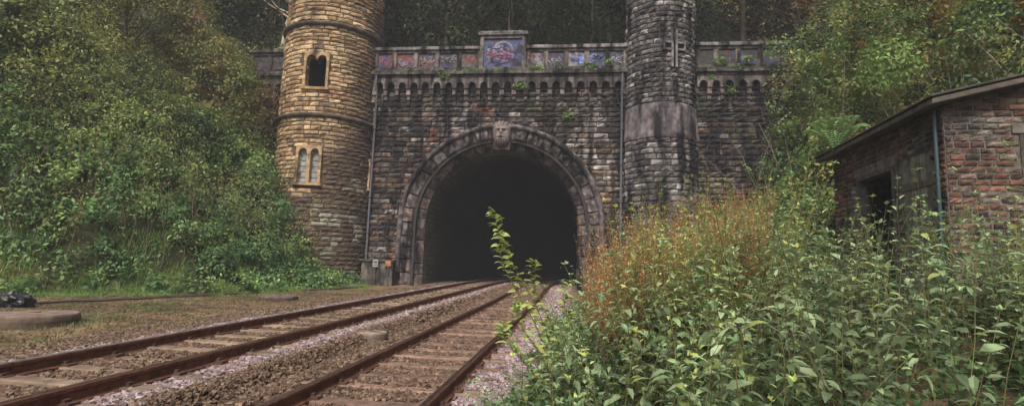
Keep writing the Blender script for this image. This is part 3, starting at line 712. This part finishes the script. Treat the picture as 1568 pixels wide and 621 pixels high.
C_=np.array(C);R_=np.array(R);clumps(Lv,C_,R_,(380*(R_[:,0]/.8)**1.7).astype(int)+60,.16,np.array(K),.4,.45,.42,.48,1.5,5)
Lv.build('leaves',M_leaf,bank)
n=170;s=rng.uniform(10.5,24,n);t=rng.uniform(-14,-1,n);xy=PF(s,t,0);k=~((xy[:,1]<14)&(xy[:,0]<12));s,t=s[k],t[k]
P,rr=twigs(len(s),s,t,3,7.5,.03,.25);v,f=tube(P,rr,5);fast('stems',v,f,lerp((.12,.10,.08),(.28,.24,.18),rng.random(len(v))),M_bark,bank)
# ---- woodland behind
def tree(x,y,h,cr,col,lean=(0,0),nl=5200,trunk=.22,lsize=.3,bark=(.08,.068,.052)):
    e=empty('woodland_tree');z0=float(groundz(x,y))-.2;k=10;u=np.linspace(0,1,k)
    P=np.stack([x+lean[0]*u*h+rng.normal(0,.08,k)*u,y+lean[1]*u*h+rng.normal(0,.08,k)*u,z0+h*.92*u],-1)
    v,f=tube(P[None],(trunk*(1-.82*u))[None],9);fast('trunk',v,f,np.array(bark)*rng.uniform(.7,1.3,(len(v),1)),M_bark,e,True)
    cs=[];LP=[];
    nb=16
    for i in range(nb):
        b=rng.uniform(.28,.95);a=rng.uniform(0,6.28);L=cr*rng.uniform(.6,1.1)*(1.15-.6*b)
        o=np.array([np.interp(b,u,P[:,j]) for j in range(3)]);w=np.linspace(0,1,5)[:,None]
        q=o+w*np.array([math.cos(a)*L,math.sin(a)*L,L*.45])+np.array([0,0,1])*(w**2)*L*.15+rng.normal(0,.07,(5,3))*w;LP.append(q)
        cs+= [q[4],q[3]+rng.normal(0,.4,3),q[2]+rng.normal(0,.5,3)]
    LP=np.array(LP);v,f=tube(LP,(trunk*.33*(1-.85*np.linspace(0,1,5)))[None].repeat(nb,0),5);fast('limbs',v,f,np.array(bark)*rng.uniform(.7,1.3,(len(v),1)),M_bark,e,True)
    cs.append(P[-1]);cs=np.array(cs);rr=rng.uniform(.5,1.05,len(cs))*cr*.42
    Lv=Leaves();cc=np.array(col)*rng.uniform(.4,1.6,(len(cs),1))
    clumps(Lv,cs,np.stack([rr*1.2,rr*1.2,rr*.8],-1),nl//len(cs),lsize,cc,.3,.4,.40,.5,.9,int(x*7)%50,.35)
    Lv.build('crown',M_dleaf,e)
dg=(.045,.068,.03);yg=(.12,.13,.04)
for i in range(26):
    s_=-17+i*1.42+rng.uniform(-.4,.4);row=i%3;t_=2.8+row*3.4+rng.uniform(-.5,.8)
    x,y,_=PF(s_,t_,0);c=np.array(dg)+(np.array(yg)-np.array(dg))*(rng.random()**1.5)*(1 if row else .5)
    tree(float(x),float(y),rng.uniform(8,12),rng.uniform(2.6,3.6),c,nl=5600,lsize=.27)
for i in range(18):
    s_=-34+i*4.1+rng.uniform(-1,1);x,y,_=PF(s_,15+rng.uniform(0,5),0);tree(float(x),float(y),rng.uniform(11,15),5,dg,nl=6500,lsize=.5,trunk=.3)
x,y,_=PF(-13.6,1.4,0);tree(float(x),float(y),11,2.2,dg,(.12,0),1200,.28,.25,(.40,.32,.26))
for s_,t_,h_ in ((-18,-4,8),(-22,-8,8),(-20,0,9),(-25,-3,10),(-26,-12,9),(-17,2,9),(-29,-8,9),(-23,1,10)):
    x,y,_=PF(s_,t_,0);tree(float(x),float(y),h_,3.2,(.22,.21,.07),nl=7000,lsize=.20,trunk=.14)
for s_,t_,h_ in ((15,1.5,9),(18,-1,10),(22,-4,10),(25,-9,9),(21,-12,8),(19,3,11)):
    x,y,_=PF(s_,t_,0);tree(float(x),float(y),h_,3.4,(.22,.17,.06),nl=7000,lsize=.22,trunk=.16)
ug=Leaves();n=420;s=rng.uniform(-26,24,n);t=rng.uniform(1.5,22,n);P=PF(s,t,height(s,t)+rng.uniform(.2,1.6,n));rd=rng.uniform(.7,1.7,n)
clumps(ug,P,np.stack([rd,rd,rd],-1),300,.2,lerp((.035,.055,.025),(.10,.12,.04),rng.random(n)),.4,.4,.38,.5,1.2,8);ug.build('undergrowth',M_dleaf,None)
iv=Leaves();C=[(-.9+2.4,-.3,11.35),(2.9,-.3,11.4),(4.3,-.3,11.5),(-2.2,-.35,11.2),(-4.8,-.3,11.25),(5.3,-.4,11.6),(.9,-.35,10.4),(3.3,-.15,8.9),(-3.0,-.4,11.0),(10.6,-.4,11.6),(11.4,-.4,11.2),(10.2,-.3,10.8),(11.9,-.4,11.7),(-1.5,-.35,11.2),(1.9,-.35,11.3),(11.0,-.3,10.2)]
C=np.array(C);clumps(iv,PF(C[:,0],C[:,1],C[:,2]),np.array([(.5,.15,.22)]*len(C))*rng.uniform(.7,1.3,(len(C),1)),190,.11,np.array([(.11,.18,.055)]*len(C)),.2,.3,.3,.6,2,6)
iv.build('ivy',M_leaf,None)
# ------------------------------------------------------------------ brick hut
hut=empty('brick_hut')
ca=np.array([7.0,8.3,0.]);dside=np.array([.8,4.2,0]);Ls=float(np.linalg.norm(dside));es=dside/Ls
dn=np.array([es[1],-es[0],0])
zg=.6;zE=4.25;slope=.24
def bcol(s,z):
    n=len(s);r=rng.random(n)
    c=lerp((.17,.08,.06),(.38,.20,.14),r);c=lerp(c,(.34,.28,.24),(rng.random(n)>.70)*.8);c=lerp(c,(.06,.055,.055),(rng.random(n)>.75)*.8)
    c=lerp(c,(.36,.36,.34),sm(.52,.7,fbm(s,z,0,88))*.6);return c
LN=4.6
sk=lambda s,z,a,b,z0,z1:(z1>zE+slope*s-.02) or (1.05<s<1.75 and 2.75<z<3.75)
masonry('front_brickwork',cells(0,LN,zg,zE+slope*LN,.10,.20,.28,sk,.012,.08),lambda S,Z,O:ca+S[...,None]*dn-O[...,None]*es+Z[...,None]*EZ,bcol,M_brick,hut,.016,.010,.010)
sk=lambda s,z,a,b,z0,z1:(1.55<s<3.05 and z<3.55) or (.3<s<1.45 and 1.2<z<3.6)
masonry('side_brickwork',cells(0,Ls,zg,zE-.02,.10,.20,.28,sk,.012,.08),lambda S,Z,O:ca+S[...,None]*es-O[...,None]*dn+Z[...,None]*EZ,bcol,M_brick,hut,.016,.010,.010)
fN=(ca,dn,es,EZ);fS=(ca,es,dn,EZ);mcb=(.24,.22,.20)
A=Acc(fN)
A.prism([(0.0,zg),(1.05,zg),(1.05,zE+slope*1.05),(0,zE)],0.0,.22,mcb);A.prism([(1.75,zg),(LN,zg),(LN,zE+slope*LN),(1.75,zE+slope*1.75)],0,.22,mcb)
A.prism([(1.05,zg),(1.75,zg),(1.75,2.75),(1.05,2.75)],0,.22,mcb);A.prism([(1.05,3.75),(1.75,3.75),(1.75,zE+slope*1.75),(1.05,zE+slope*1.05)],0,.22,mcb)
A.prism([(0,zg),(LN,zg),(LN,zE+slope*LN),(0,zE)],Ls-.22,Ls,mcb)
for a,b,z0,z1 in ((.225,.3,zg,zE-.02),(.3,1.45,zg,1.2),(.3,1.45,3.6,zE-.02),(1.45,1.55,zg,zE-.02),(1.55,3.05,3.55,zE-.02),(3.05,Ls-.225,zg,zE-.02)):A.box(a,b,0.0,.22,z0,z1,mcb,fS)
A.box(.225,Ls-.225,LN-.22,LN,zg,zE+slope*LN-.3,mcb,fS)
A.build('wall_core',M_mort,hut)
A=Acc(fN);o=.30
A.prism([(-o,zE-slope*o+.01),(LN+o,zE+slope*(LN+o)+.01),(LN+o,zE+slope*(LN+o)+.11),(-o,zE-slope*o+.11)],-o,Ls+o,(.17,.145,.13))
A.prism([(-o-.03,zE-slope*o+.115),(LN+o,zE+slope*(LN+o)+.115),(LN+o,zE+slope*(LN+o)+.16),(-o-.03,zE-slope*o+.16)],-o-.03,Ls+o+.03,(.10,.09,.085))
A.build('roof',M_conc,hut,.02)
ml=Leaves();n=9000;a=rng.uniform(-o,LN,n)**1;b=rng.uniform(-o,Ls+o,n);k=(fbm(a*1.5,b*1.5,0,19)+.25*(a<.3)>.55);a,b=a[k],b[k];m=len(a)
P=ca+a[:,None]*dn+b[:,None]*es+(zE+slope*a+.165)[:,None]*EZ
ml.add(P,nrm(rng.normal(0,1,(m,3))+[0,0,.6]),nrm(rng.normal(0,.5,(m,3))+[0,0,1]),rng.uniform(.03,.09,m),rng.uniform(.02,.05,m),lerp((.08,.09,.03),(.18,.11,.05),rng.random(m)))
ml.build('roof_moss',M_leaf,hut)
A=Acc(fS);x=.3
while x<1.43:
    w=min(rng.uniform(.12,.17),1.45-x);A.box(x+.004,x+w-.004,.02,.055+rng.uniform(0,.01),1.2,3.6,rc((.26,.25,.20),.35));x+=w
A.box(.3,1.45,-.0,.018,1.7,1.82,(.17,.15,.12));A.box(.3,1.45,-.0,.018,3.0,3.12,(.17,.15,.12))
A.build('boarded_window',M_wood,hut,.004)
A=Acc(fS);A.box(1.55,1.63,-.03,.15,zg,3.55,(.14,.13,.12));A.box(2.97,3.05,-.03,.15,zg,3.55,(.14,.13,.12));A.box(1.55,3.05,-.035,.15,3.47,3.55,(.14,.13,.12));A.box(1.4,3.2,-.02,-.001,3.56,3.75,(.20,.18,.16));A.build('door_frame',M_wood,hut,.006)
A=Acc(fN);A.box(1.05,1.12,-.02,.1,2.75,3.75,(.12,.11,.1));A.box(1.68,1.75,-.02,.1,2.75,3.75,(.12,.11,.1));A.box(1.12,1.68,-.02,.1,2.75,2.83,(.12,.11,.1));A.box(.95,1.85,-.03,.1,3.76,3.92,(.20,.18,.16));A.box(1.12,1.68,-.01,.08,3.67,3.75,(.12,.11,.1));A.build('window_frame',M_wood,hut,.005)
P=(ca+np.array([[0,0,4.2],[0,0,2.6],[0,0,.7]])-dn*.07+es*.10)[None];v,f=tube(P,.03,8);fast('downpipe',v,f,np.full((len(v),3),(.05,.09,.10)),M_plast,hut,True)
A=Acc(fN)
for q in range(16):squig(A,2.2+rng.uniform(-.7,1.2),2.2+rng.uniform(-.5,.4),.9,.7,[(.20,.05,.28),(.12,.05,.30),(.35,.10,.30),(.04,.03,.08)][q%4],-.062-.001*q,rng.uniform(.06,.14),fN)
A.build('graffiti_lettering',M_paint,hut)
# fern
fe=Leaves();fo=np.array([7.35,11.7,4.25])
for i in range(15):
    a=i*2.4;L=rng.uniform(.75,1.05);u=np.linspace(0,1,26)
    out=L*(u*.75);P=fo+np.stack([np.cos(a)*out,np.sin(a)*out,L*(1.45*u-.85*u**2.2)],-1)
    Tn=nrm(np.gradient(P,axis=0));side=nrm(np.cross(Tn,[0,0,1.]))
    for sg in (-1,1):
        w=.20*np.sin(np.pi*np.clip(u*.9+.08,0,1))**.7
        fe.add(P,nrm(side*sg+Tn*.35),np.cross(side,Tn)+0*P,w,np.full(26,.032),lerp((.14,.25,.09),(.22,.33,.13),rng.random(26)))
fern=empty('fern');fe.build('fronds',M_leaf,fern)
# ------------------------------------------------------------------ foreground plants
def plants(x,y,h,leafL,col,npair,par,lean=.12,wr=.5,up=0.,rad=.005,top=1.0,stemcol=(.16,.15,.07),T=TF,minu=.12,keepp=.12):
    n=len(x);z=groundz(x,y);k=npair;u=np.linspace(minu,1,k)
    d=rng.normal(0,lean,(n,2))
    base=np.stack([x,y,z],-1)
    def pos(u):
        P=np.repeat(base[:,None],len(u),1);P[...,2]+=h[:,None]*u*(1-.12*np.linalg.norm(d,axis=1)[:,None]*u)
        P[...,:2]+=d[:,None,:]*(h[:,None]*u**1.8)[...,None];return P
    us=np.linspace(0,1,6);Ps=pos(us);Ps[:,1:-1]+=rng.normal(0,.008,(n,4,3))
    v,f=tube(Ps,(rad*(1-.7*us))[None]*rng.uniform(.7,1.3,(n,1)),4)
    fast('stems',v,f,np.tile(stemcol,(len(v),1))*rng.uniform(.6,1.4,(len(v),1)),M_leaf,par)
    Pk=pos(u);Lv=Leaves();a0=rng.uniform(0,6.28,(n,1))+np.arange(k)[None]*1.57+rng.normal(0,.25,(n,k))
    sz=leafL*(.45+.75*np.sin(np.pi*np.clip(u*.85+.12,0,1)))*(1-.45*u**4)
    for sg in (0,math.pi):
        a=a0+sg+rng.normal(0,.2,(n,k))
        el=up+rng.normal(-.1,.38,(n,k))+.55*u[None]**3
        D=np.stack([np.cos(a)*np.cos(el),np.sin(a)*np.cos(el),np.sin(el)],-1)
        N=nrm(np.stack([-np.cos(a)*np.sin(el),-np.sin(a)*np.sin(el),np.cos(el)],-1)+rng.normal(0,.28,(n,k,3)))
        LL=sz[None]*rng.uniform(.6,1.25,(n,k))*(h[:,None]/h.mean())**.3
        pet=D*.03
        c=col[:,None]*rng.uniform(.6,1.35,(n,k,1))*(.5+.8*u[None,:,None]**1.5)  # lower leaves painted darker for the shade inside the growth
        keep=rng.random((n,k))>keepp
        Lv.add((Pk+pet)[keep],D[keep],N[keep],LL[keep],(LL*wr)[keep],c[keep])
    for j in range(5):
        a=rng.uniform(0,6.28,n);el=rng.uniform(.2,1.1,n);D=np.stack([np.cos(a)*np.cos(el),np.sin(a)*np.cos(el),np.sin(el)],-1)
        Lv.add(Pk[:,-1],D,nrm(rng.normal(0,.4,(n,3))+[0,0,1]),leafL*.5*rng.uniform(.6,1.2,n),leafL*.5*wr*np.ones(n),col*1.25)
    return Lv
def xb(y):
    y=np.asarray(y,float);return .14*y-.60+.20*np.sin(y*2.1)-.28*sm(6.5,5,y)
def scatter(n,y0,y1,x1f,bias=1.0):
    y=y0+(y1-y0)*rng.random(n)**bias;x=xb(y)+rng.random(n)**1.1*(x1f-xb(y));return x,y
net=empty('nettle_patch')
x,y=scatter(2500,2.9,14,9.5,.95)
k=(np.hypot(x,y)>2.7)&(x<.98*y+1.5)&~((x>6.6)&(y>7.8))
cl_=fbm(x*1.1,y*1.1,0,66);k&=(cl_>.40)|(rng.random(len(x))>.6)
x,y=x[k],y[k];edge=sm(0,1.7,x-xb(y)+.10)
h=(.30+1.18*edge)*rng.uniform(.6,1.18,len(x))+.45*sm(1.6,3.6,x)*sm(4,8,y)*sm(7.0,5,x)+.40*(fbm(x*.7,y*.7,0,3)-.45)*edge
near=sm(5.5,2.8,np.hypot(x,y));h=np.clip(h,.2,2.15)*(1-.12*near)*(1-.22*sm(4.2,6.5,x))
tall=(rng.random(len(x))>.88)&(edge>.6);h=np.where(tall,h*1.27,h)
q=fbm(x*.5,y*.5,0,44)
col=lerp((.085,.15,.06),(.235,.305,.165),np.clip(q*1.2-.05+rng.normal(0,.3,len(x)),0,1))
col=lerp(col,(.30,.33,.09),(rng.random(len(x))>.88)*.7)
plants(x,y,h,.118,col,13,net,.20,.44).build('leaves',M_leaf,net,TF)
# brown willowherb
wil=empty('willowherb_patch')
n=660;y=rng.uniform(7.0,15,n);x=xb(y)+.75+rng.random(n)*(.44*y-xb(y)-.3);h=rng.uniform(1.3,2.3,n)+.6*sm(8,12,y)*sm(.18,.28,x/y)
col=lerp((.40,.20,.075),(.22,.21,.08),rng.random(n)**1.3);
L1=plants(x,y,h,.085,col,40,wil,.09,.24,.55,.006,stemcol=(.26,.12,.07),minu=.25);
L1.build('leaves',M_leaf,wil,TS)
sh=empty('shrub_saplings')
n=190;y=rng.uniform(6,12,n);x=.2*y+rng.random(n)*.36*y;h=rng.uniform(1.6,2.7,n)
plants(x,y,h,.11,lerp((.15,.21,.065),(.32,.32,.10),rng.random(n)),20,sh,.16,.42,.2,.007).build('leaves',M_leaf,sh,TF)
# arching sapling before the tunnel mouth
sap=empty('elder_sapling')
for (bx,by,dx,dz,nn_) in ((.60,6.0,-.76,2.1,34),(.5,5.9,-.60,1.80,28),(.60,6.1,-.28,1.55,26),(.45,5.8,-.30,1.1,20),(.75,6.2,-.02,1.35,22),(.35,5.6,-.35,.9,18)):
    u=np.linspace(0,1,nn_);b=np.array([bx,by,float(groundz(bx,by))])
    P=b+np.stack([dx*u**.9+.10*np.sin(u*6),-.1*u,dz*(1.25*u-.25*u**3)],-1)
    v,f=tube(P[None],(.008*(1-.7*u))[None],5);fast('stem',v,f,np.full((len(v),3),(.15,.12,.06)),M_leaf,sap)
    Lv=Leaves()
    for rep in range(4):
        a=rng.uniform(0,6.28,nn_);el=rng.uniform(-.2,.7,nn_);D=np.stack([np.cos(a)*np.cos(el),np.sin(a)*np.cos(el),np.sin(el)],-1)
        kk=(u>.15)&(rng.random(nn_)>.15);Lv.add(P[kk],D[kk],nrm(rng.normal(0,.3,(nn_,3))+[0,-.3,1])[kk],rng.uniform(.08,.14,nn_)[kk],rng.uniform(.04,.07,nn_)[kk],lerp((.18,.25,.08),(.32,.34,.12),rng.random(nn_))[kk])
    Lv.build('leaves',M_leaf,sap,TF)
gc=Leaves();n=34000;y=rng.uniform(2.3,14,n);x=xb(y)-.15+rng.random(n)**1.5*5
k=fbm(x*1.5,y*1.5,0,31)+.35*sm(-.2,.6,x-xb(y))>.52;x,y=x[k],y[k];m=len(x)
P=np.stack([x,y,groundz(x,y)+rng.uniform(0,.35,m)*sm(-.2,.8,x-xb(y))+.02],-1)
gc.add(P,nrm(rng.normal(0,1,(m,3))+[0,0,.5]),nrm(rng.normal(0,.5,(m,3))+[0,0,1]),rng.uniform(.04,.11,m),rng.uniform(.02,.06,m),lerp((.04,.08,.03),(.11,.17,.06),rng.random(m)))
gc.build('ground_cover',M_leaf,None)
# ------------------------------------------------------------------ haze volume added to lift the dark tones
A=Acc();A.prism([(-70,-1),(70,-1),(70,48),(-70,48)],-60,60,(1,1,1));hz_=A.build('haze',M_plast,None)
m=bpy.data.materials.new('thin_haze');m.use_nodes=True;nt=m.node_tree;nt.nodes.clear()
o_=nt.nodes.new('ShaderNodeOutputMaterial');vs=nt.nodes.new('ShaderNodeVolumeScatter');vs.inputs['Density'].default_value=.0020;vs.inputs['Color'].default_value=(.92,.95,1,1);nt.links.new(vs.outputs[0],o_.inputs['Volume'])
hz_.data.materials[0]=m
# ------------------------------------------------------------------ light, camera
az=math.radians(192);el=math.radians(50)
d=Vector((math.sin(az)*math.cos(el),math.cos(az)*math.cos(el),math.sin(el)))
ld=bpy.data.lights.new('sun','SUN');ld.energy=2.6;ld.angle=math.radians(12);ld.color=(1,.96,.89)
lo=bpy.data.objects.new('sun',ld);lo.rotation_euler=d.to_track_quat('Z','Y').to_euler();sc.collection.objects.link(lo)
w=bpy.data.worlds.new('World');sc.world=w;w.use_nodes=True;nt=w.node_tree
sk_=nt.nodes.new('ShaderNodeTexSky');sk_.sky_type='NISHITA';sk_.sun_disc=False;sk_.sun_elevation=el;sk_.sun_rotation=az;sk_.dust_density=6;sk_.ozone_density=1;sk_.air_density=1
nt.links.new(sk_.outputs[0],nt.nodes['Background'].inputs[0]);nt.nodes['Background'].inputs[1].default_value=.145
sc.view_settings.view_transform='Standard';sc.view_settings.look='None';sc.view_settings.exposure=0
cam=bpy.data.cameras.new('camera');cam.lens=36*800/1568;cam.sensor_width=36;cam.clip_end=2000;cam.clip_start=.05
co=bpy.data.objects.new('camera',cam);sc.collection.objects.link(co);sc.camera=co
co.matrix_world=Matrix.Translation((0,0,1.4))@Matrix.Rotation(math.radians(96.8),4,'X')@Matrix.Rotation(math.radians(2),4,'Z')
print('script time',time.time()-T0)
